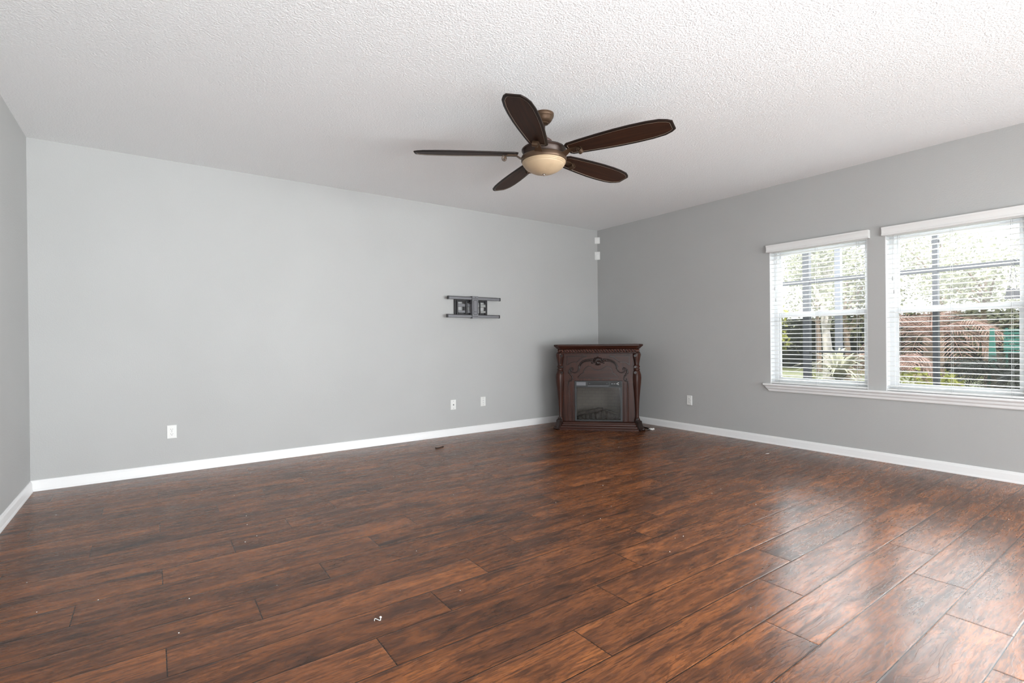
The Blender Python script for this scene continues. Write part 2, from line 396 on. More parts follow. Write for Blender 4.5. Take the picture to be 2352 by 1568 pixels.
def glazed_door(name, horizontal, a, b, at):
    """sliding patio door: two glazed leaves in a white frame"""
    root = structure_empty(name)
    def bx(mb, s0, s1, d0, d1, z0, z1):
        return mb.box(s0, s1, d0, d1, z0, z1) if horizontal else mb.box(d0, d1, s0, s1, z0, z1)
    lo, hi = min(a, b), max(a, b); mid = (lo + hi) / 2
    f = MB()
    bx(f, lo, lo + .05, at, at + .1, 0, 2.17); bx(f, hi - .05, hi, at, at + .1, 0, 2.17); bx(f, lo, hi, at, at + .1, 2.11, 2.17); bx(f, lo, hi, at, at + .1, 0, .04)
    f.build('door_frame', M_VINYL, root, smooth=0)
    for s0, s1, dd in ((lo + .05, mid + .03, .02), (mid - .03, hi - .05, .06)):
        l = MB(); d0, d1 = at + dd, at + dd + .035
        bx(l, s0, s0 + .06, d0, d1, .04, 2.11); bx(l, s1 - .06, s1, d0, d1, .04, 2.11); bx(l, s0, s1, d0, d1, 2.04, 2.11); bx(l, s0, s1, d0, d1, .04, .12)
        leaf = l.build('door_leaf', M_VINYL, root, smooth=0)
        g = MB(); bx(g, s0 + .06, s1 - .06, d0 + .015, d0 + .02, .12, 2.04); g.build('pane', M_PANE, leaf, smooth=0)
    return root
glazed_door('door_1', True, rx0, rx1, REAR - .13)  # unseen rear door, invented to bring daylight in
glazed_door('door_2', False, DOOR_R[0], DOOR_R[1], .03)  # second unseen door, also invented for its daylight

# baseboards: profile with eased top and quarter round shoe
BBH = .084
def bb_profile(): return [(0, 0), (.019, 0), (.0185, .008), (.0135, .0165), (.013, .018), (.013, BBH - .024), (.011, BBH - .016), (.008, BBH - .011), (.0075, BBH - .004), (.004, BBH), (0, BBH)]
pr = bb_profile()
struct(MB().prism([(-d, z) for d, z in pr], -ROOM_L, -.0, 'x').build('baseboard_back', M_TRIM, smooth=30))
m_ = MB()
for y0, y1 in ((-.019, DOOR_R[0] + .02), (DOOR_R[1] - .02, REAR)): m_.prism([(-d, z) for d, z in pr], y0, y1, 'y')
struct(m_.build('baseboard_right', M_TRIM, smooth=30))
struct(MB().prism([(-ROOM_L + d, z) for d, z in pr], -.019, REAR, 'y').build('baseboard_left', M_TRIM, smooth=30))

# window sill (stool and apron) running under all the windows
st = MB()
prof = [(.13, WZ0), (-.040, WZ0), (-.046, WZ0 - .004), (-.048, WZ0 - .012), (-.044, WZ0 - .020), (-.036, WZ0 - .022), (-.030, WZ0 - .028), (-.028, WZ0 - .045), (-.018, WZ0 - .058), (-.016, WZ0 - .075), (-.010, WZ0 - .082), (.0, WZ0 - .082), (.0, WZ0 - .019), (.13, WZ0 - .019)]
# the stool runs past the openings; its apron is cut back with a slanted end
rings = []
for y, slant in ((-2.495, 1), (-5.63, -1)):
    rings.append([(x, y - slant * max(0, (WZ0 - .01 - z)) * .75 - slant * (.0 if x <= 0 else .061), z) for x, z in prof])
st.loft(rings)
struct(st.build('trim_1', M_TRIM, smooth=30))

def window(name, a, b):
    """single hung vinyl window set deep in a drywall return: a far jamb, b near jamb"""
    root = structure_empty(name, (0, 0, 0))
    x0, x1 = .085, .15; fwid = .042
    f = MB()
    f.box(x0, x1, a - .0, a - fwid, WZ0, WZ1); f.box(x0, x1, b, b + fwid, WZ0, WZ1)
    f.box(x0, x1, a - fwid, b + fwid, WZ1 - fwid, WZ1); f.box(x0, x1, a - fwid, b + fwid, WZ0, WZ0 + .035)
    f.build('window_frame', M_VINYL, root, smooth=0, bevel=.002)
    ya, yb = a - fwid, b + fwid
    for nm, z0, z1, xx, bot, top, gm in (('upper_sash', 1.352, WZ1 - fwid, .123, .045, .03, M_HAZY), ('lower_sash', WZ0 + .03, 1.392, .098, .035, .048, M_SCREENED)):
        s = MB(); e = .022
        s.box(xx, xx + .025, ya, ya - e, z0, z1); s.box(xx, xx + .025, yb, yb + e, z0, z1); s.box(xx, xx + .025, ya - e, yb + e, z0, z0 + bot); s.box(xx, xx + .025, ya - e, yb + e, z1 - top, z1)
        so = s.build(nm, M_VINYL, root, smooth=0, bevel=.002)
        MB().box(xx + .010, xx + .014, ya - e, yb + e, z0 + bot, z1 - top).build('pane', gm, so, smooth=0)
    lk = MB().box(.088, .104, (a + b) / 2 - .03, (a + b) / 2 + .03, 1.392, 1.402); lk.cyl((.095, (a + b) / 2, 1.402), (.095, (a + b) / 2, 1.41), .012)
    lk.build('sash_lock', M_VINYL, root)
    # painted drywall return lining the opening
    j = MB()
    j.box(.0005, x0, a, a - .004, WZ0, WZ1); j.box(.0005, x0, b, b + .004, WZ0, WZ1); j.box(.0005, x0, a - .004, b + .004, WZ1 - .004, WZ1)
    j.build('drywall_return', M_VINYL, root, smooth=0)
    return root
for i, (a, b) in enumerate(WINS): window('window_%d' % (i + 1), a, b)

# ------------------------------------------------------------------ window blinds
SLAT_PITCH = .0437
def blind(a, b, label):
    root = thing('window_blind', label, 'window blind', (0, a, WZ0), 0, 'white slatted blinds in the window openings')
    wd = abs(b - a)
    # valance: moulded board with returns
    pv = [(-.004, 0), (-.046, 0), (-.050, .006), (-.050, .012), (-.044, .018), (-.044, .05), (-.047, .056), (-.051, .064), (-.051, .074), (-.004, .074)]
    z0 = 2.037 - WZ0
    MB().prism([(x, z0 + z) for x, z in pv], .014, -wd - .026, 'y').build('valance', M_SLAT, root, smooth=30)
    MB().box(.002, .055, -.008, -wd + .008, z0 - .005, 2.07 - WZ0).build('head_rail', M_SLAT, root, smooth=0)
    zb = .030; n = 31
    m = MB()
    for s in (0,): m.box(.006, .058, -.006, -wd + .006, .004, .020)
    m.build('bottom_rail', M_SLAT, root, smooth=0, bevel=.003)
    base = None
    for k in range(n):
        z = zb + .016 + k * SLAT_PITCH
        if z > z0 - .012: break
        if base is None:
            c = [(-.0255, -.0015), (-.012, .0007), (0, .0013), (.012, .0007), (.0255, -.0015), (.0255, .0013), (.012, .0035), (0, .0041), (-.012, .0035), (-.0255, .0013)]
            base = MB().prism([(.032 + x, zz) for x, zz in c], -.005, -wd + .005, 'y').build('slat', M_SLAT, root, smooth=60)
            o = base
        else:
            o = base.copy(); COL.objects.link(o); o.parent = root
        o.location = (0, 0, z)
    for fy in (.10, .5, .90):
        lc = MB()
        for x in (.0055, .0585): lc.tube([(x, -wd * fy, .012), (x, -wd * fy, z0)], .0009, 5)
        lc.tube([(.032, -wd * fy + .006, .012), (.032, -wd * fy + .006, z0)], .0008, 5)
        lc.build('ladder_cord', M_CORD, root)
        MB().lathe([(.004, 0), (.0055, .003), (.0035, .006)], (.032, -wd * fy, -.001), 10).build('cord_button', M_PLAST, root)
    for dy, zt in ((.055, 1.02), (.066, .90)):
        t_ = MB().tube([(-.004, -dy, z0), (-.003, -dy, zt)], .0010, 5).build('lift_cord', M_CORD, root)
        MB().lathe([(.0025, .034), (.0048, .028), (.0055, 0), (.003, -.002)], (-.003, -dy, zt - .03), 10).build('tassel', M_CORD, t_)
    return root
blind(*WINS[0], 'white slatted blind in the left window, nearer the room corner')
blind(*WINS[1], 'white slatted blind in the right window, cut by the photo edge')

# ------------------------------------------------------------------ wall plates
def plate(root, w_, h_, th=.006):
    b = .006
    r0 = [(-w_/2, 0), (w_/2, 0), (w_/2, h_), (-w_/2, h_)]
    def ring(s, y): return [(-w_/2 + s, y, -h_/2 + s), (w_/2 - s, y, -h_/2 + s), (w_/2 - s, y, h_/2 - s), (-w_/2 + s, y, h_/2 - s)]
    return MB().loft([ring(0, -.0003), ring(0, -th * .5), ring(b * .5, -th), ]).build('cover_plate', M_PLAST, root, smooth=0)
def screw(root, z): MB().cyl((0, -.005, z), (0, -.0072, z), .0035, 12).build('screw', M_STEEL, root)
def duplex(label, loc, rz, plug=False):
    o = thing('wall_outlet', label, 'outlet', loc, rz)
    plate(o, .072, .116)
    for z in (.0205, -.0205):
        c = MB(); n = 24; pts = []
        for i in range(n):
            a = 2 * pi * i / n; pts.append((.0172 * cos(a), max(-.0135, min(.0135, .0172 * sin(a)))))
        c.prism([(x, z + zz) for x, zz in pts], -.0055, -.0085, 'y')
        r = c.build('receptacle', M_PLAST, o, smooth=30)
        s = MB(); s.box(-.0078, -.0056, -.0084, -.0088, z - .001, z + .0075); s.box(.0056, .0078, -.0084, -.0088, z, z + .0068); s.cyl((0, -.0084, z - .0068), (0, -.0088, z - .0068), .0028, 10)
        s.build('socket_slots', M_SLOT, r)
    screw(o, 0)
    return o
duplex('white duplex outlet at the left end of the long grey wall', (-5.249, 0, .361), 0)
o = duplex('white outlet on the window wall right of the fireplace', (0, -1.553, .373), -pi / 2)
o = thing('coaxial_wall_plate', 'white coaxial plate with dark centre jack, left of two low plates under the television mount', 'wall plate', (-2.444, 0, .367), 0)
plate(o, .072, .116); j = MB(); j.lathe([(.008, 0), (.008, .004), (.0048, .004), (.0048, .012), (.0, .012)], n=14); j.xform(Matrix.Translation((0, -.005, 0)) @ Matrix.Rotation(pi / 2, 4, 'X')); j.build('jack', M_GREYMETAL, o)
screw(o, .042); screw(o, -.042)
o = thing('data_wall_plate', 'white data plate with small ports, right of two low plates under the television mount', 'wall plate', (-2.022, 0, .374), 0)
plate(o, .072, .116)
for z in (.014, -.014):
    r = MB().box(-.011, .011, -.0055, -.0075, z - .009, z + .009).build('port', M_PLAST, o, smooth=0, bevel=.001)
    MB().box(-.006, .006, -.0074, -.0078, z - .005, z + .004).build('port_opening', M_CORD, r, smooth=0)
screw(o, .042); screw(o, -.042)

# ------------------------------------------------------------------ corner sensors
def sensor(label, z, w_, h_, ribs):
    o = thing('motion_sensor', label, 'sensor', (-.018, -.018, z), -pi / 4)
    # triangular back reaches into the corner, front faces the room diagonally
    MB().prism([(-w_/2, -.012), (w_/2, -.012), (w_/2 - .012, .006), (.006, .020), (-.006, .020), (-w_/2 + .012, .006)], -h_/2, h_/2, 'z').build('sensor_body', M_SENSOR, o, smooth=0, bevel=.002)
    l = MB(); n = 9
    if ribs: l.box(-w_/2 + .006, w_/2 - .006, -.0115, -.0145, -h_/2 + .018, h_/2 - .022)
    else:
        l.loft([[(w_ * .36 * sin(a), -.010 - .010 * cos(a * .9), zz) for a in [(-1 + 2 * i / n) * 1.2 for i in range(n + 1)]] for zz in (-h_ * .40, h_ * .12)], cap=False, closed=False)
    l.build('lens', M_SLAT, o, smooth=40)
    return o
sensor('small white box sensor high in the room corner, the upper one', 2.588, .076, .093, True)
sensor('taller white sensor in the room corner, the lower one', 2.363, .078, .118, False)

# ------------------------------------------------------------------ television wall mount
def tv_mount():
    o = thing('television_wall_mount', 'black articulating television wall mount on the long grey wall, no television', 'tv mount', (-2.18, 0, 1.54))
    X = lambda x: x + 2.18
    Z = lambda z: z - 1.54
    wp = MB()
    wp.box(X(-2.425), X(-2.395), -.028, -.001, Z(1.445), Z(1.632)); wp.box(X(-1.985), X(-1.962), -.028, -.001, Z(1.445), Z(1.632))
    wp.box(X(-2.395), X(-1.985), -.022, -.002, Z(1.605), Z(1.630)); wp.box(X(-2.395), X(-1.985), -.022, -.002, Z(1.447), Z(1.470))
    wp.build('wall_plate', M_BLACKMETAL, o, smooth=0, bevel=.002)
    for s in (-1, 1):
        a = MB(); xo = X(-2.395) if s < 0 else X(-1.99); xi = -.01 if s < 0 else .01
        for z0, z1 in ((1.545, 1.580), (1.474, 1.500)): a.box(xo, xi, -.040, -.026, Z(z0), Z(z1))
        arm = a.build('arm', M_GREYMETAL if s < 0 else M_STEEL, o, smooth=0, bevel=.002)
        MB().cyl((xo, -.034, Z(1.455)), (xo, -.034, Z(1.615)), .011, 14).build('hinge_pin', M_BLACKMETAL, arm)
        MB().cyl((xi * 5 + s * .05, -.040, Z(1.46)), (xi * 5 + s * .05, -.040, Z(1.61)), .010, 14).build('hinge_pin', M_BLACKMETAL, arm)
    lk = MB(); lk.box(X(-2.31), X(-2.295), -.036, -.022, Z(1.5), Z(1.61)); lk.box(X(-2.28), X(-2.26), -.05, -.03, Z(1.47), Z(1.61)); lk.tube([(X(-2.26), -.05, Z(1.60)), (X(-2.225), -.058, Z(1.585)), (X(-2.205), -.066, Z(1.60))], .008)
    lk.build('linkage', M_BLACKMETAL, o, smooth=30)
    for z, dx in ((1.628, .0), (1.412, -.012)):
        r = MB(); x0, x1 = X(-2.538) + dx, X(-1.806) + dx
        # channel rail: web with two lips
        r.box(x0, x1, -.082, -.078, Z(z), Z(z + .036)); r.box(x0, x1, -.078, -.062, Z(z + .032), Z(z + .036)); r.box(x0, x1, -.078, -.062, Z(z), Z(z + .004)); ro = r.build('rail', M_BLACKMETAL, o, smooth=0)
        MB().box(x0 + .006, x1 - .006, -.0845, -.0815, Z(z + .003), Z(z + .029)).build('rail_face', M_GREYMETAL, ro, smooth=0, bevel=.0008)
        for x in (x0, x1): MB().box(x - .008, x + .008, -.086, -.060, Z(z - .002), Z(z + .038)).build('end_cap', M_BLACKMETAL, ro, smooth=0, bevel=.002)
    b = MB(); x0, x1, z0, z1 = X(-2.218), X(-2.136), Z(1.404), Z(1.672)
    b.box(x0, x1, -.098, -.084, z0, z1); b.box(x0 - .003, x0 - .0, -.098, -.050, z0, z1)
    vb = b.build('tilt_bracket', M_GREYMETAL, o, smooth=0, bevel=.002)
    # pressed rounded rectangle on the bracket face
    loop = []
    cx, hw, rr = (x0 + x1) / 2, .026, .012
    for (px, pz, a0) in ((cx + hw - rr, z1 - .05 - rr, 0), (cx - hw + rr, z1 - .05 - rr, 90), (cx - hw + rr, z0 + .045 + rr, 180), (cx + hw - rr, z0 + .045 + rr, 270)):
        for k in range(5):
            t = radians(a0 + 90 * k / 4); loop.append((px + rr * cos(t), -.099, pz + rr * sin(t)))
    loop.append(loop[0])
    MB().tube(loop, .0022, 6).build('pressed_rim', M_BLACKMETAL, vb)
    holes = [(x0 + .014 + k * .018, z) for z in (z1 - .032, z0 + .022) for k in range(4)] + [(cx, z1 - .016), (cx - .013, z0 + .08), (cx + .005, z0 + .08)]
    for hx, hz in holes: MB().cyl((hx, -.0978, hz), (hx, -.0988, hz), .0052, 12).build('bolt_hole', M_SLOT, vb)
tv_mount()

# ------------------------------------------------------------------ ceiling fan
def ceiling_fan():
    o = thing('ceiling_fan', 'dark brown five blade ceiling fan with cream glass bowl light', 'ceiling fan', (-3.102, -2.562, ROOM_H))
    MB().lathe([(.074, 0), (.074, -.014), (.0725, -.020), (.0705, -.022), (.0705, -.027), (.066, -.032), (.060, -.046), (.048, -.060), (.036, -.066), (.036, -.071), (.026, -.076), (.012, -.078)]).build('canopy', [M_BRONZE], o)
    MB().lathe([(.0115, -.07), (.0115, -.20)], n=20).build('downrod', M_DARKBRONZE, o)
    MB().lathe([(.016, -.150), (.024, -.156), (.026, -.168), (.040, -.176), (.058, -.190), (.062, -.198), (.060, -.204), (.075, -.214), (.082, -.224), (.084, -.236)]).build('upper_housing', M_BROWNHOUS, o)
    MB().lathe([(.070, -.230), (.12, -.236), (.150, -.246), (.158, -.254), (.158, -.262), (.152, -.268), (.146, -.300), (.14, -.304)]).build('motor_housing', M_DARKBRONZE, o)
    MB().lathe([(.12, -.296), (.150, -.300), (.158, -.305), (.1615, -.312), (.1615, -.334), (.158, -.340), (.150, -.342)]).build('light_ring', M_BRONZE, o)
    MB().lathe([(.151, -.338), (.1545, -.343), (.1550, -.348), (.1535, -.352), (.1500, -.3535), (.1500, -.358), (.1480, -.3615), (.1445, -.363), (.1440, -.367), (.1405, -.371), (.132, -.382), (.110, -.398), (.082, -.412), (.050, -.422), (.018, -.4265), (.001, -.427)], n=56).build('glass_bowl', M_AMBER, o, smooth=50)
    MB().lathe([(.013, -.4225), (.013, -.4275), (.008, -.4305), (.0065, -.4345), (.004, -.4385), (.001, -.440)], n=20).build('finial', M_NICKEL, o)
    # blade outline along +x (r) and half width (w), local z up
    prof = [(.185, .052), (.205, .068), (.30, .079), (.42, .090), (.55, .0985), (.66, .1005), (.76, .097), (.84, .086), (.885, .066), (.912, .043)]
    def outline(ins):
        left = []
        for r, w_ in prof: left.append((r, w_))
        pts = left + [(r, -w_) for r, w_ in reversed(left)]
        if ins == 0: return pts
        c = (.56, 0); out = []
        n = len(pts)
        for i in range(n):
            p0, p1, p2 = Vector(pts[i - 1]), Vector(pts[i]), Vector(pts[(i + 1) % n])
            n1 = Vector(((p1 - p0).y, -(p1 - p0).x)).normalized(); n2 = Vector(((p2 - p1).y, -(p2 - p1).x)).normalized()
            nn = (n1 + n2).normalized(); k = ins / max(.4, nn.dot(n1))
            q = p1 + nn * k * (1 if nn.dot(Vector(c) - p1) > 0 else -1)
            out.append((q.x, q.y))
        return out
    o0, o1, o2, o3 = outline(0), outline(.006), outline(.016), outline(.020)
    ZB = -.287
    blade0 = None
    for k in range(5):
        ang = radians(-139.47 + 72 * k)
        if blade0 is None:
            rg = lambda pts, z: [(x, y, z) for x, y in pts]
            b = MB().loft([rg(o1, .006), rg(o0, .004), rg(o0, -.003), rg(o1, -.006), rg(o2, -.006), rg(o3, -.0025)], cap=True)
            bl = b.build('blade', M_BLADE, o, smooth=30)
            MB().loft([rg(outline(.0205), -.0022), rg(outline(.024), -.0034), rg(outline(.026), -.0034)]).build('blade_panel', M_PANEL, bl, smooth=30)
            bd = MB(); lp = outline(.0185); bd.tube([(x, y, -.0042) for x, y in lp] + [(lp[0][0], lp[0][1], -.0042)], .0012, 6, cap=False); bd.build('edge_bead', M_BEAD, bl)
            ir = MB()
            # iron: flat strap swelling from the motor, passing under the blade and ending in a rolled scroll
            path = [(.120, -.030, .030), (.150, -.034, .030), (.172, -.026, .026), (.195, -.012, .019), (.235, -.011, .017), (.262, -.012, .018), (.278, -.016, .019)]
            rings = [[(r, -w_, z - .004), (r, w_, z - .004), (r, w_ * .9, z + .003), (r, -w_ * .9, z + .003)] for r, z, w_ in path]
            ir.loft(rings)
            sp = []
            for i in range(22):
                a = radians(75 - i * 26); rr = .021 * (1 - i / 26); sp.append((.279 + rr * cos(a) , -.031 + rr * sin(a), ))
            ring2 = []
            for i, (r, z) in enumerate(sp):
                q = sp[min(i + 1, len(sp) - 1)]; p_ = sp[max(0, i - 1)]; tx, tz = q[0] - p_[0], q[1] - p_[1]; L = math.hypot(tx, tz); nx, nz = -tz / L * .0022, tx / L * .0022
                ring2.append([(r - nx, -.019, z - nz), (r - nx, .019, z - nz), (r + nx, .019, z + nz), (r + nx, -.019, z + nz)])
            ir.loft(ring2); ir.cyl((.279, -.017, -.031), (.279, .017, -.031), .008, 14)
            ir.box(.19, .26, -.017, .017, -.012, -.005)
            ir.build('blade_iron', M_BRONZE, bl, smooth=40)
            blade0 = bl; src = bl
        else:
            src = copy_tree(blade0, o)
        src.matrix_local = Matrix.Translation((0, 0, ZB)) @ Matrix.Rotation(ang, 4, 'Z') @ Matrix.Rotation(radians(-12), 4, 'X')
ceiling_fan()

# ------------------------------------------------------------------ corner electric fireplace
def fireplace():
    o = thing('electric_fireplace', 'dark carved wood electric fireplace mantel standing across the room corner', 'fireplace', (-.795, -.782, 0), -pi / 4)
    PX = lambda x: (x - 968) / 1147
    PZ = lambda y: (1410 - y) / 1147
    # cabinet body with an opening for the firebox
    b = MB(); D = .40
    b.box(-.43, -.298, .0, .03, .095, .6095); b.box(.298, .43, .0, .03, .095, .6095); b.box(-.43, .43, .0, .03, .6105, .96)
    b.box(-.47, -.44, .03, D, .09, .96); b.box(.44, .47, .03, D, .09, .96); b.box(-.47, .47, D - .02, D, .09, .96)
    b.box(-.44, -.43, .012, .05, .09, .96); b.box(.43, .44, .012, .05, .09, .96)
    b.build('cabinet_body', M_MAHOGV, o, smooth=0)
    # moulded top: slab and cornice following a chamfered plan
    def plan(wf, front, ch):  # front width half, y front, chamfer
        return [(-wf + ch, front), (wf - ch, front), (wf, front + ch), (wf, D), (-wf, D), (-wf, front + ch)]
    def stack(levels, name, mat, smooth=25):
        return MB().loft([[(x, y, z) for x, y in plan(*pl)] for pl, z in levels]).build(name, mat, o, smooth=smooth)
    stack([((.500, -.040, .045), .955), ((.520, -.055, .05), .960), ((.520, -.055, .05), .968), ((.505, -.045, .05), .972), ((.505, -.045, .05), 1.010), ((.515, -.055, .05), 1.016), ((.522, -.062, .05), 1.022), ((.526, -.066, .05), 1.030), ((.545, -.080, .05), 1.045), ((.552, -.086, .05), 1.052), ((.552, -.086, .05), 1.066), ((.548, -.082, .05), 1.070)], 'mantel_top', M_MAHOG)
    # carved frieze: overlapping acanthus leaves
    fz = MB(); n = 27
    for i in range(n):
        u = -.452 + .904 * i / (n - 1)
        fz.ball((u, -.053, .999), .020, .016, .011, 10, 6, Matrix.Rotation(radians(28), 3, 'Y'))
        fz.ball((u + .012, -.055, .984), .011, .014, .016, 10, 6, Matrix.Rotation(radians(-34), 3, 'Y'))
        fz.ball((u, -.054, .970), .008, .010, .007, 8, 6)
    for s in (-1, 1):
        for k in range(3): fz.ball((s * (.475 + .012 * k), -.035 + .014 * k, .992 - .008 * (k % 2)), .013, .012, .019, 10, 6)
    fz.build('carved_frieze', M_FRIEZE, o, smooth=60)
    # base: stepped mouldings
    stack([((.545, -.10, .06), 0), ((.545, -.10, .06), .020), ((.535, -.092, .06), .026), ((.530, -.088, .06), .030), ((.530, -.086, .06), .044), ((.515, -.070, .06), .054), ((.512, -.068, .06), .070), ((.500, -.058, .055), .076), ((.500, -.055, .055), .088), ((.490, -.045, .05), .096), ((.470, -.02, .05), .100)], 'base_plinth', M_MAHOG)
    for s in (-1, 1):  # flared feet on the chamfered corners
        ft = MB(); c = (s * .505, -.055)
        dirv = (s * .7071, -.7071); side = (.7071, s * .7071)
        def sec(z, out_, w_): return [(c[0] + dirv[0] * out_ + side[0] * w_, c[1] + dirv[1] * out_ + side[1] * w_, z), (c[0] + dirv[0] * out_ - side[0] * w_, c[1] + dirv[1] * out_ - side[1] * w_, z), (c[0] - dirv[0] * .05 - side[0] * w_, c[1] - dirv[1] * .05 - side[1] * w_, z), (c[0] - dirv[0] * .05 + side[0] * w_, c[1] - dirv[1] * .05 + side[1] * w_, z)]
        ft.loft([sec(0, .045, .040), sec(.012, .050, .044), sec(.030, .040, .040), sec(.055, .020, .034), (sec(.085, .006, .032)), sec(.108, .004, .034), sec(.122, -.005, .03)])
        ft.ball((c[0] + dirv[0] * .045, c[1] + dirv[1] * .045, .020), .022, .022, .016)
        ft.build('corner_foot', M_CARVE, o, smooth=40)
    # cabriole columns
    zr = [(.955, .047), (.935, .049), (.90, .043), (.855, .034), (.815, .028), (.80, .031), (.795, .038), (.783, .038), (.777, .029), (.768, .029), (.760, .038), (.748, .038), (.742, .031), (.725, .040), (.69, .050), (.65, .053), (.60, .050), (.53, .043), (.44, .034), (.34, .026), (.24, .021), (.17, .020), (.145, .024), (.135, .032), (.118, .036), (.105, .034), (.095, .036)]
    for s in (-1, 1):
        cm = MB(); rings = []
        for z, r in zr:
            ring = []
            for i in range(20):
                a = 2 * pi * i / 20; q = (abs(cos(a)) ** 4 + abs(sin(a)) ** 4) ** -.25
                x, y = r * q * cos(a), r * q * sin(a)
                ring.append((s * .478 + x * .7071 - y * .7071 * .75, .012 + (x * .7071 + y * .7071) * .75, z))
            rings.append(ring)
        cm.loft(rings)
        col_ = cm.build('column', M_MAHOGV, o, smooth=40)
        for z, r in ((.925, .017), (.785, .015), (.715, .017)):
            pts = []
            for i in range(26):
                a = radians(i * 28); rr = r * (1 - i / 30); pts.append((s * .455 + rr * cos(a) * s, -.040, z + rr * sin(a)))
            MB().tube(pts, .0042, 6).build('scroll_carving', M_CARVE, col_, smooth=60)
        sc_ = MB()
        for k in range(5):
            sc_.ball((s * (.462 + .008 * k), -.022 + .004 * k, .125 + .010 * (k % 2)), .008, .008, .018)
        MB().tube([(s * .452, -.036, .905), (s * .462, -.030, .86), (s * .465, -.024, .82)], .005, 6).build('stem_carving', M_CARVE, col_, smooth=60)
        sc_.build('leaf_carving', M_CARVE, col_, smooth=60)
    # grooved panels on the front board and applied carving
    YF = -.001
    def smoothpath(pts, sub=6):
        P = [Vector((PX(x), PZ(y))) for x, y in pts]; out = []
        for i in range(len(P) - 1):
            p0, p1, p2, p3 = P[max(i - 1, 0)], P[i], P[i + 1], P[min(i + 2, len(P) - 1)]
            for k in range(sub):
                t = k / sub
                out.append(.5 * ((2 * p1) + (p2 - p0) * t + (2 * p0 - 5 * p1 + 4 * p2 - p3) * t * t + (3 * p1 - p0 - 3 * p2 + p3) * t ** 3))
        out.append(P[-1]); return out
    def mir(pts): return [(1936 - x, y) for x, y in pts]
    def panel(segments, name):
        poly = []
        for sg in segments: poly += sg if not poly else sg[1:] if (sg[0] - poly[-1]).length < 1e-5 else sg
        if (poly[0] - poly[-1]).length < 1e-5: poly = poly[:-1]
        m = MB(); m.prism([(p.x, p.y) for p in poly], YF + .001, YF - .004, 'y')
        po = m.build(name, M_MAHOG, o, smooth=0)
        e = MB(); e.tube([(p.x, YF - .003, p.y) for p in poly + [poly[0]]], .0048, 6, cap=False)
        e.build('panel_moulding', M_CARVE, po, smooth=60)
    S = lambda *pts: [Vector((PX(x), PZ(y))) for x, y in pts]
    c1 = [(812, 352), (758, 366), (706, 400), (660, 442)]; c2 = [(660, 442), (612, 438), (566, 452), (524, 482)]
    panel([S((524, 482), (524, 352), (812, 352)), smoothpath(c1), smoothpath(c2)], 'spandrel_panel')
    panel([list(reversed(S((1412, 482), (1412, 352), (1124, 352)))), list(reversed(smoothpath(mir(c1)))) if False else S((1124, 352))][:1] + [], 'spandrel_panel') if False else None
    rt = [S((1412, 482), (1412, 352), (1124, 352)), smoothpath(mir(c1)), smoothpath(mir(c2))]
    panel(rt, 'spandrel_panel')
    half = [(968, 555), (910, 545), (870, 512), (830, 502), (790, 522), (768, 560), (762, 600)]
    half2 = [(762, 600), (738, 604), (712, 628), (680, 652)]
    L = smoothpath(half) + smoothpath(half2)[1:]
    R = smoothpath(mir(half)) + smoothpath(mir(half2))[1:]
    panel([L, S((680, 670), (1256, 670)), list(reversed(R))], 'centre_panel')
    cv = MB()
    for k in (1, -1):
        f = (lambda p: p) if k == 1 else mir
        def tb(pts, r):
            q = smoothpath(f(pts)); n_ = len(q)
            rs = [r * (.55 + .45 * sin(pi * min(1, (i + 2) / (n_ + 2)))) for i in range(n_)]
            cv.tube([(p.x, YF - .005, p.y) for p in q], rs, 7)
        tb([(905, 392), (850, 398), (790, 410), (738, 436), (708, 474), (700, 510), (716, 534)], .0085)
        tb([(898, 430), (840, 424), (780, 432), (730, 466), (716, 506)], .0065)
        tb([(716, 500), (690, 492), (696, 530), (682, 566), (648, 590), (612, 588), (584, 568), (578, 538), (596, 520), (614, 532), (610, 550), (598, 546)], .0075)
        tb([(580, 520), (556, 548), (552, 580), (566, 612), (590, 642), (600, 672), (590, 700), (566, 706), (560, 690), (572, 676)], .0072)
        tb([(596, 690), (584, 712), (556, 716), (542, 744), (540, 790)], .006)
        for (x, y) in ((560, 570), (575, 610), (590, 640), (548, 590)):
            (x, y), = f([(x, y)]); cv.ball((PX(x), YF - .004, PZ(y)), .009, .006, .013, 8, 6)
    # shell and acanthus at the centre
    for i in range(9):
        a = radians(-80 + 20 * i); L_ = .062 if i % 2 == 0 else .055
        c0 = Vector((PX(968), PZ(432)))
        cv.tube([(c0.x + sin(a) * t * L_, YF - .004 - .013 * sin(pi * t), c0.y + cos(a) * t * L_) for t in (0, .25, .5, .75, 1)], [.004, .008, .010, .010, .006], 8)
    for i in range(5):
        a = radians(180 - 36 + 18 * i)
        c0 = Vector((PX(968), PZ(425)))
        cv.tube([(c0.x + sin(a) * t * .055, YF - .004 - .010 * sin(pi * t), c0.y + cos(a) * t * .055) for t in (0, .33, .66, 1)], [.006, .009, .007, .003], 8)
    for s in (-1, 1):
        for q, (x, y) in enumerate(((60, 398), (88, 402), (112, 410), (50, 440), (78, 446))):
            cv.ball((PX(968 + s * x), YF - .005, PZ(y)), .017, .008, .010, 10, 6, Matrix.Rotation(radians(s * (18 + 6 * q)), 3, 'Y'))
    cv.ball((PX(968), YF - .012, PZ(410)), .014, .012, .022)
    cv.build('applied_carving', M_CARVE, o, smooth=60)
    # reeded stiles each side of the firebox
    for s in (-1, 1):
        st_ = MB()
        for u, r in ((.372, .0055), (.358, .004), (.314, .004)):
            st_.tube([(s * u, -.001, .100), (s * u, -.001, .585)], r, 8)
        st_.box(s * .340, s * .322, -.004, .002, .100, .60)
        st_.build('reeded_stile', M_MAHOGV, o, smooth=40)
    # firebox insert
    fb = MB(); Y0, Y1 = -.004, .02
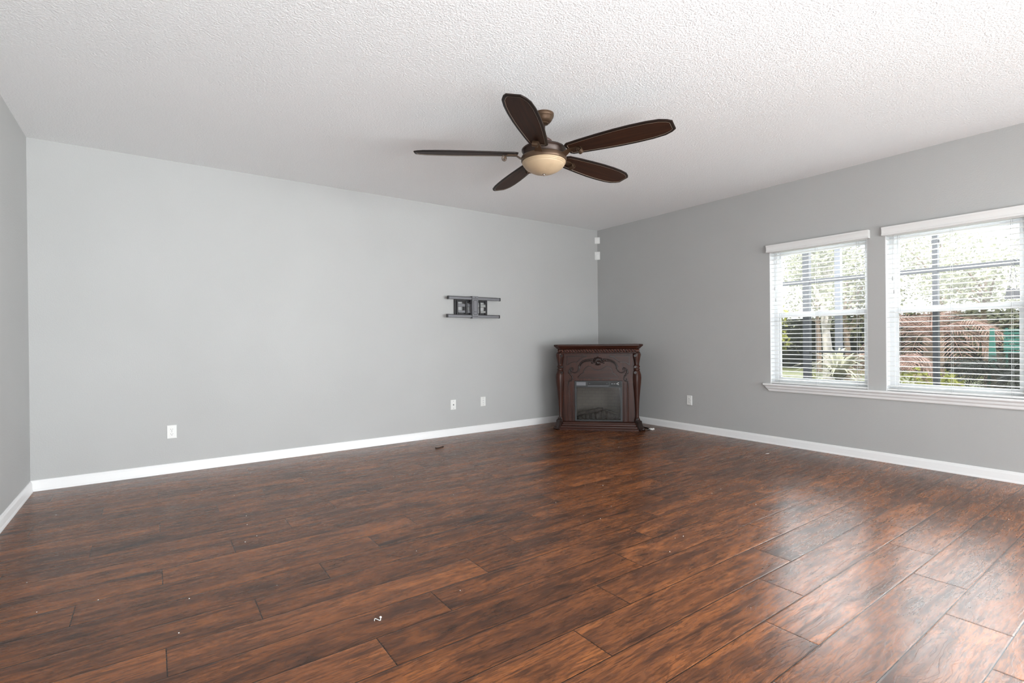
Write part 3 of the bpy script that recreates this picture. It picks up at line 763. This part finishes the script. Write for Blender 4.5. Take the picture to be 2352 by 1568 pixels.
    fb.box(-.297, .297, Y0, Y1, .535, .608)           # control strip
    fb.box(-.297, -.272, Y0, Y1, .100, .535); fb.box(.272, .297, Y0, Y1, .100, .535); fb.box(-.272, .272, Y0, Y1, .100, .118)
    fb.box(-.290, .290, Y0 - .006, Y0 + .002, .526, .540)
    ins = fb.build('firebox_frame', M_FIREMETAL, o, smooth=0, bevel=.002)
    MB().box(PX(655), PX(790), Y0 - .003, Y0 + .001, PZ(778), PZ(728)).build('badge_plate', M_GREYMETAL, ins, smooth=0, bevel=.001)
    v = MB(); v.box(PX(820), PX(1115), Y0 - .002, Y0 + .001, PZ(780), PZ(724)); vo = v.build('vent', M_VENT, ins, smooth=0)
    vr = MB(); vr.box(PX(818), PX(1118), Y0 - .008, Y0, PZ(787), PZ(780)); vr.cyl((PX(846), Y0 - .003, PZ(750)), (PX(846), Y0 - .001, PZ(750)), .004, 10); vr.cyl((PX(1092), Y0 - .003, PZ(750)), (PX(1092), Y0 - .001, PZ(750)), .004, 10); vr.build('vent_lip', M_GREYMETAL, vo, smooth=0)
    cp = MB().box(PX(1140), PX(1290), Y0 - .003, Y0 + .001, PZ(785), PZ(722)).build('control_panel', M_VENT, ins, smooth=0)
    for x in (1165, 1194, 1224): MB().cyl((PX(x), Y0 - .006, PZ(752)), (PX(x), Y0 - .002, PZ(752)), .0048, 12).build('button', M_BUTTON, cp)
    pts = [(PX(1254) + .0115 * cos(radians(a)), Y0 - .005, PZ(750) + .0115 * sin(radians(a))) for a in range(50, 320, 15)]
    MB().tube(pts, .003, 6).build('power_button', M_BUTTON, cp)
    bx_ = MB()
    bx_.box(-.285, .285, .30, .31, .105, .53); bx_.box(-.285, -.275, .02, .30, .105, .53); bx_.box(.275, .285, .02, .30, .105, .53); bx_.box(-.285, .285, .02, .30, .105, .112); bx_.box(-.285, .285, .02, .30, .522, .53)
    bx_.build('firebox_lining', M_BRICK, o, smooth=0)
    MB().box(-.272, .272, .004, .007, .118, .527).build('firebox_glass', M_FIREGLASS, ins, smooth=0)
    random.seed(5)
    lg = MB()
    for i in range(60):
        u = random.uniform(-.26, .26); hgt = .035 + .085 * max(0, 1 - abs(u - .05) / .30) * random.uniform(.6, 1)
        lg.ball((u, random.uniform(.06, .20), .112 + hgt * .5), random.uniform(.025, .045), .03, hgt * .55, 8, 5)
    lg.tube([(-.24, .12, .17), (-.12, .11, .20), (.0, .13, .23), (.06, .12, .235)], [.02, .026, .026, .02], 9)
    lg.tube([(.24, .11, .16), (.15, .12, .20), (.05, .10, .225)], [.02, .026, .024], 9)
    lg.build('ember_bed', M_EMBER, o, smooth=60)
    # power cord trailing from behind the right foot onto the floor
    cd = [(.46, .30, .06), (.50, .28, .008), (.56, .20, .006), (.615, .10, .006), (.640, .04, .006), (.625, .00, .006), (.585, -.01, .006)]
    MB().tube(cd, .006, 8).build('power_cord', M_BLACKCORD, o)
fireplace()

# ------------------------------------------------------------------ scraps on the floor
random.seed(11)
def crumple(c, r, flat, n=4):
    m = MB()
    for i in range(n):
        p = (c[0] + random.uniform(-r, r), c[1] + random.uniform(-r, r), 0)
        rr = r * random.uniform(.35, .7); pts = []
        for k in range(9):
            a = 2 * pi * k / 9; q = rr * random.uniform(.6, 1.15); pts.append((p[0] + q * cos(a), p[1] + q * sin(a), random.uniform(.001, flat)))
        top = (p[0], p[1], flat * 1.2)
        m.add(pts + [top], [(k, (k + 1) % 9, 9) for k in range(9)])
        m.add([(x, y, .0006) for x, y, z in pts] + pts, [(k, (k + 1) % 9, (k + 1) % 9 + 9, k + 9) for k in range(9)] + [tuple(range(8, -1, -1))])
    return m
tag(crumple((-.300, -1.205), .030, .016, 5).build('paper_scrap', M_PAPER, smooth=0), 'crumpled white paper scrap on the floor by the right foot of the fireplace', 'scrap')
tag(crumple((-.506, -2.760), .030, .003, 2).build('paper_scrap', M_PAPER, smooth=0), 'flat pale scrap lying alone on the floor below the left window', 'scrap')
tw = MB().tube([(-2.95, -.545, .005), (-2.92, -.55, .006), (-2.89, -.53, .005), (-2.86, -.52, .006), (-2.84, -.50, .004)], [.006, .005, .004, .006, .003], 7)
tw.ball((-2.955, -.542, .007), .008, .008, .007)
tag(tw.build('twig', M_DEBRIS), 'small dark twig on the floor near the long baseboard', 'twig')
th = []
for i in range(14): th.append((-4.664 + .0022 * i, -3.357 + .012 * sin(i * .55), .0022))
thr = MB().tube(th, .0016, 6); thr.ball(th[-1], .005, .005, .004)
tag(thr.build('thread', M_PAPER), 'short curled white thread on the floor at the front of the room', 'thread')
sp = MB()
for i in range(110):
    x, y = random.uniform(-6.0, -.6), random.uniform(-5.0, -.35)
    if x + y > -2.1: continue
    r = random.uniform(.0012, .0032); sp.ball((x, y, r * .7), r, r * .8, r * .7, 5, 3)
so = tag(sp.build('floor_crumbs', M_PAPER, smooth=0), 'tiny pale specks and crumbs scattered over the wooden floor', 'crumbs'); so['kind'] = 'stuff'

# ------------------------------------------------------------------ garden outside the windows
def ground_mat():
    m, t, p, out = nt('garden_ground')
    co = node(t, 'ShaderNodeTexCoord').outputs['Object']
    n = node(t, 'ShaderNodeTexNoise', {'Vector': co, 'Scale': 1.3, 'Detail': 6, 'Roughness': .7}).outputs['Fac']
    t.links.new(ramp(t, n, [(.3, srgb(92, 84, 64)), (.5, srgb(92, 98, 54)), (.7, srgb(126, 120, 94))]), p.inputs['Base Color'])
    p.inputs['Roughness'].default_value = .95; return m
def patio_mat():
    return plain('pale_concrete_patio', srgb(128, 126, 120), .85, noise=.06, nscale=6)
GZ = -.16
struct(MB().box(.15, 3.0, -12, 8, GZ - .1, GZ).build('patio', patio_mat(), smooth=0))
struct(MB().box(3.0, 45, -30, 30, GZ - .12, GZ - .02).build('lawn', ground_mat(), smooth=0))
struct(MB().box(-25, .15, -40, REAR - .15, GZ - .12, GZ - .02).build('rear_terrace', patio_mat(), smooth=0))

def screen_enclosure():
    o = thing('screen_enclosure', 'grey aluminium screen enclosure posts and rails outside the windows', 'screen enclosure', (2.6, -3, GZ))
    for y, w_ in ((-1.761, .093), (-2.70, .06), (-3.288, .055), (-5.0, .06), (-6.6, .06), (-.3, .06), (1.2, .06)):
        MB().box(-.04, .04, y + 3 - w_ / 2, y + 3 + w_ / 2, 0, 3.2).build('post', M_POST, o, smooth=0, bevel=.004)
    MB().box(-.025, .025, 5.0, -4.2, 1.93 - GZ, 1.99 - GZ).build('rail', M_POST, o, smooth=0, bevel=.003)
    MB().box(-.02, .02, 1.24, .30, .905 - GZ, .94 - GZ).build('rail', M_POST, o, smooth=0, bevel=.003)
    MB().box(-.012, .012, 3 - 3.33, 3 - 3.25, 2.28 - GZ, 2.33 - GZ).build('bracket', M_BLACKMETAL, o, smooth=0)
screen_enclosure()
gp = thing('garden_post', 'light grey square post behind the yucca in the left window', 'post', (6.4, -.68, GZ))
MB().box(-.06, .06, -.055, .055, 0, 3.3).build('shaft', plain('light_grey_post', srgb(92, 96, 104), .6), gp, smooth=0, bevel=.006)
MB().box(-.08, .08, -.075, .075, 3.3, 3.34).build('cap', plain('grey_post_cap', srgb(110, 112, 118), .6), gp, smooth=0)
def hanging_sign():
    o = thing('hanging_plaque', 'dark scalloped plaque hanging on wires outside the right window', 'plaque', (2.545, -3.995, 1.545))
    m = MB()
    top = [(-.066, .085), (-.05, .112), (-.028, .104), (-.004, .118), (.018, .110), (.042, .128), (.064, .100)]
    low = [(.058, .07), (.074, .02), (.070, .0), (-.072, .0), (-.070, .02), (-.058, .07)]
    m.prism(low + [(.064, .076), (.07, .085)][:0] + [(-.066 if False else x, z) for x, z in top], -.008, .008, 'x')
    m.build('board', M_BLACKMETAL, o, smooth=0)
    for y in (-.028, .03):
        w_ = MB().tube([(0, y, .11), (0, y * .8, .25), (0, .0, .44)], .0035, 6).build('wire', M_BLACKMETAL, o)
        MB().lathe([(.004, .20), (.012, .195), (.016, .165), (.012, .160)], (0, y, -.01), 10).build('bell', M_GREYMETAL, w_)
    MB().tube([(0, -.05, .405), (0, -.03, .43), (0, .0, .45), (0, .012, .40), (.02, .012, .39)], .006, 6).build('hook', M_BLACKMETAL, o)
hanging_sign()

L_YG = leafy('yellow_green_leaves', [srgb(84, 88, 40), srgb(128, 130, 62), srgb(176, 174, 100)], 4)
L_MID = leafy('olive_green_leaves', [srgb(58, 62, 46), srgb(98, 100, 76), srgb(146, 144, 116)], 4)
L_PALE = leafy('pale_grey_green_leaves', [srgb(88, 92, 78), srgb(136, 138, 118), srgb(182, 180, 162)], 4)
L_DARK = leafy('dark_palm_leaves', [srgb(18, 22, 17), srgb(34, 38, 28), srgb(66, 68, 50)], 5, .15, .4)
L_DRY = leafy('dry_pinkish_fronds', [srgb(106, 82, 74), srgb(164, 134, 124), srgb(200, 174, 164)], 5, .25)
L_WHITE = leafy('silvery_strap_leaves', [srgb(112, 116, 96), srgb(170, 168, 148), srgb(206, 202, 186)], 5, .2)
M_TRUNK = plain('grey_brown_bark', srgb(120, 104, 92), .9, noise=.35, nscale=9)
M_PALETRUNK = plain('pale_bark', srgb(188, 182, 176), .9, noise=.15, nscale=6)
M_TEAL = plain('teal_plastic', srgb(44, 100, 90), .6)

def leaves(mb, c, rad, n, size, rng, flat=1.0):
    for _ in range(n):
        d = Vector((rng.gauss(0, 1), rng.gauss(0, 1), rng.gauss(0, 1))).normalized() * rng.random() ** .4
        p = Vector(c) + Vector((d.x * rad[0], d.y * rad[1], d.z * rad[2]))
        a = Vector((rng.gauss(0, 1), rng.gauss(0, 1), rng.gauss(0, .7))).normalized(); b = a.orthogonal().normalized()
        b = Matrix.Rotation(rng.random() * 6.28, 3, a) @ b
        s = size * rng.uniform(.6, 1.4)
        mb.add([p - a * s, p + b * s * .42, p + a * s, p - b * s * .42], [(0, 1, 2, 3)])
def tree(name, label, cat, x, y, h, r, mat, n, rng, size=.09, trunk=M_TRUNK, tr=.09, low=.35, group='trees beyond the garden'):
    o = thing(name, label, cat, (x, y, GZ), 0, group)
    t = MB(); t.tube([(0, 0, 0), (.05, .03, h * .25), (-.03, .08, h * .5), (.02, 0, h * .8)], [tr, tr * .85, tr * .6, tr * .2], 9)
    br = []
    for i in range(7):
        a = rng.random() * 6.28; z0 = h * rng.uniform(.3, .65); e = (cos(a) * r * .7, sin(a) * r * .7, z0 + h * rng.uniform(.1, .3))
        t.tube([(0, 0, z0), (e[0] * .5, e[1] * .5, z0 + (e[2] - z0) * .6), e], [tr * .4, tr * .25, tr * .08], 6); br.append(e)
    t.build('trunk', trunk, o)
    f = MB()
    leaves(f, (0, 0, h * (.5 + low / 2)), (r * .8, r * .8, h * (.5 - low / 2)), n // 2, size, rng)
    for e in br: leaves(f, e, (r * .45, r * .45, h * .14), n // 14, size, rng)
    f.build('foliage', mat, o, smooth=0, open_faces=True)
    return o
def frond(mb, base, ang, L, lift, droop, nleaf, ll, rng, wid=.014):
    pts = []; d = Vector((cos(ang), sin(ang), 0))
    for i in range(nleaf + 1):
        t = i / nleaf; pts.append(Vector(base) + d * (L * t * (1 - .18 * t)) + Vector((0, 0, L * (lift * t - droop * t * t))))
    mb.tube(pts, [.012 * (1 - .8 * i / nleaf) for i in range(nleaf + 1)], 4)
    for i in range(2, nleaf + 1):
        p = pts[i]; tg = (pts[i] - pts[i - 1]).normalized(); sd = tg.cross(Vector((0, 0, 1))).normalized(); up = sd.cross(tg)
        l = ll * sin(pi * min(1, .12 + .88 * i / nleaf) * .93 + .12)
        for s in (-1, 1):
            dr = (sd * s * .8 + tg * .55 + up * rng.uniform(-.1, .25)).normalized(); e = p + dr * l * rng.uniform(.85, 1.1) + Vector((0, 0, -l * .25))
            mid = (p + e) / 2 + Vector((0, 0, l * .06)); wv = tg * wid
            mb.add([p, mid - wv, e, mid + wv], [(0, 1, 2, 3)])
def palm(name, label, x, y, h, L, nf, mat, rng, lift=.75, droop=.75, stem=.12, ll=.32, trunk=M_TRUNK, group=None, cat='palm', a0=0, a1=6.283):
    o = thing(name, label, cat, (x, y, GZ), 0, group)
    MB().tube([(0, 0, 0), (.02, .01, h * .5), (0, 0, h)], [stem, stem * .85, stem * .8], 10).build('trunk', trunk, o)
    for i in range(nf):
        f = MB(); frond(f, (0, 0, h), a0 + (a1 - a0) * (i + rng.uniform(-.2, .2)) / nf, L * rng.uniform(.8, 1.1), lift * rng.uniform(.35, 1.25), droop * rng.uniform(.7, 1.25), 30, ll, rng, .0095)
        f.build('frond', mat, o, smooth=0, open_faces=True)
    return o
def strap_plant(name, label, x, y, n, L, mat, rng, z=0.3, cat='plant'):
    o = thing(name, label, cat, (x, y, GZ))
    MB().tube([(0, 0, 0), (0, 0, z)], [.09, .07], 10).build('stem', M_TRUNK, o)
    f = MB()
    for i in range(n):
        a = rng.random() * 6.283; d = Vector((cos(a), sin(a), 0)); sd = Vector((-sin(a), cos(a), 0)); l = L * rng.uniform(.6, 1.1); lift = rng.uniform(.25, 1.8); wd = rng.uniform(.022, .042)
        prev = None; seg = 7; vv = []
        for k in range(seg + 1):
            t = k / seg; p = Vector((0, 0, z)) + d * l * t * (.5 + .3 * t) + Vector((0, 0, l * (lift * t - (lift * .55 + .25) * t * t))); w_ = wd * (1 - t) ** .6
            vv += [p - sd * w_, p + sd * w_]
        f.add(vv, [(2 * k, 2 * k + 1, 2 * k + 3, 2 * k + 2) for k in range(seg)])
    f.build('leaf_rosette', mat, o, smooth=0, open_faces=True); return o
def shrub(name, label, x, y, r, h, mat, n, rng, size=.05, cat='shrub', group=None):
    o = thing(name, label, cat, (x, y, GZ), 0, group)
    t = MB()
    for i in range(6):
        a = rng.random() * 6.28; t.tube([(0, 0, 0), (cos(a) * r * .3, sin(a) * r * .3, h * .5), (cos(a) * r * .6, sin(a) * r * .6, h * .85)], [.018, .012, .005], 5)
    t.build('stems', M_TRUNK, o)
    f = MB(); leaves(f, (0, 0, h * .55), (r, r, h * .47), n, size, rng); f.build('foliage', mat, o, smooth=0, open_faces=True); return o

R = random.Random(7)
# far row, seen through the upper sashes
far = [(11.0, 4.4, 3.9, 1.4, L_MID, 1500, 'olive tree farthest left beyond the post, seen through the left window'),
       (15.0, 3.4, 5.2, 1.5, L_PALE, 1600, 'pale grey green tree seen behind the post of the left window'),
       (11.5, 1.1, 3.9, 1.35, L_MID, 1500, 'olive tree seen at the right side of the left window'),
       (15.0, -.2, 5.3, 1.5, L_PALE, 1600, 'pale tree at the upper left of the right window'),
       (11.5, -2.0, 3.8, 1.35, L_PALE, 1400, 'pale green tree behind the middle of the right window'),
       (15.5, -3.6, 5.3, 1.55, L_PALE, 1600, 'tall pale tree behind the hanging plaque'),
       (11.0, -5.2, 3.9, 1.4, L_MID, 1300, 'olive tree at the far right end of the garden'),
       (15.5, 7.2, 5.3, 1.6, L_MID, 1400, 'far tree beyond the left edge of the left window'),
       (15.5, -7.4, 5.3, 1.6, L_MID, 1400, 'far tree beyond the right edge of the photo')]
for x, y, h, r, mt, n, lab in far:
    tree('garden_tree', lab, 'tree', x, y, h, r, mt, int(n * 2.2), R, .062)
tree('garden_tree', 'low yellow green tree left of the dark post outside the left window', 'tree', 6.2, 1.0, 2.3, .8, L_YG, 2200, R, .06, low=.3, tr=.05)
tree('pale_trunk_tree', 'tree with a whitish trunk just right of the dark post', 'tree', 7.9, .15, 3.9, .9, L_PALE, 1500, R, .07, M_PALETRUNK, .12, .55)
# bare branching tree in the right window
bt = thing('bare_tree', 'leafless pale branching tree in the upper right window', 'tree', (9.3, -3.35, GZ))
b = MB()
def grow(p, d, l, r, dep):
    q = p + d * l
    b.tube([p, (p + q) / 2 + Vector((R.uniform(-.03, .03), R.uniform(-.03, .03), 0)), q], [r, r * .8, r * .62], 5)
    if dep:
        for _ in range(3 if dep > 1 else 2):
            nd = (d + Vector((R.uniform(-.4, .4), R.uniform(-.75, .75), R.uniform(-.1, .5)))).normalized(); grow(q, nd, l * R.uniform(.55, .8), r * .58, dep - 1)
grow(Vector((0, 0, 0)), Vector((0, .05, 1)), 1.15, .032, 4)
b.build('branches', M_PALETRUNK, bt)
# middle ground
palm('dry_palm', 'large palm of dry pinkish fronds in the right window', 8.75, -1.6, 1.3, 1.8, 26, L_DRY, R, .85, .95, .16, .5)
palm('dry_palm', 'smaller dry frond palm at the lower left of the right window', 6.4, -1.62, .80, .85, 18, L_DRY, R, .65, .85, .1, .34)
palm('dark_palm', 'dark green palm at the bottom centre of the right window', 5.95, -3.25, .66, .95, 26, L_DARK, R, .8, .8, .14, .38)
palm('dark_palm', 'dark green palm at the bottom right of the right window', 3.95, -4.15, .62, .75, 26, L_DARK, R, .7, .8, .14, .36)
palm('dark_palm', 'dark green palm at the bottom right of the left window', 3.74, -2.02, .36, .50, 24, L_DARK, R, .6, .75, .1, .28)
strap_plant('yucca', 'silvery strap leaved yucca at the right of the left window', 4.85, -1.28, 120, 1.0, L_WHITE, R, .5, 'yucca')
strap_plant('strap_leaf_plant', 'pale arching strap leaf plant low at the left of the left window', 3.42, -.96, 26, .5, L_WHITE, R, .1, 'plant')
for x, y, r, h, lab in ((4.75, -2.45, .24, .78, 'leftmost low yellow green shrub under the right window view'), (4.5, -2.9, .26, .76, 'middle low yellow green shrub in front of the dark palm'), (3.8, -3.12, .20, .72, 'rightmost low yellow green shrub near the teal screen'), (3.03, -1.64, .14, .72, 'low yellow green shrub beside the dark post')):
    shrub('low_shrub', lab, x, y, r, h, L_YG, 420, R, .04, 'shrub', 'low yellow green shrubs along the lanai')
# teal slatted garden screen
o = thing('garden_screen', 'teal slatted garden screen behind the dark palms in the right window', 'garden screen', (6.95, -3.11, GZ), radians(2))
MB().prism([(.06, 0), (.23, 0), (.175, 1.42), (.125, 1.42)], -.04, .04, 'x').build('post', M_TEAL, o, smooth=0)
for k in range(8): MB().box(-.012, .012, -.62, .0, .98 + k * .055, 1.018 + k * .055).build('slat', M_TEAL, o, smooth=0)
MB().box(.015, .045, -.05, -.02, 0, 1.42).build('post', M_TEAL, o, smooth=0); MB().box(.015, .045, -.62, -.59, 0, 1.42).build('post', M_TEAL, o, smooth=0)
# far hedge closing the view
hg = thing('hedge', 'dense dark hedge along the far end of the garden', 'hedge', (18, -1.5, GZ))
f = MB(); leaves(f, (0, 0, 1.2), (.6, 10, 1.2), 6000, .12, R); f.build('foliage', L_MID, hg, smooth=0, open_faces=True)
MB().box(-.25, .25, -9.5, 9.5, 0, 2.1).build('inner_growth', L_DARK, hg, smooth=0)
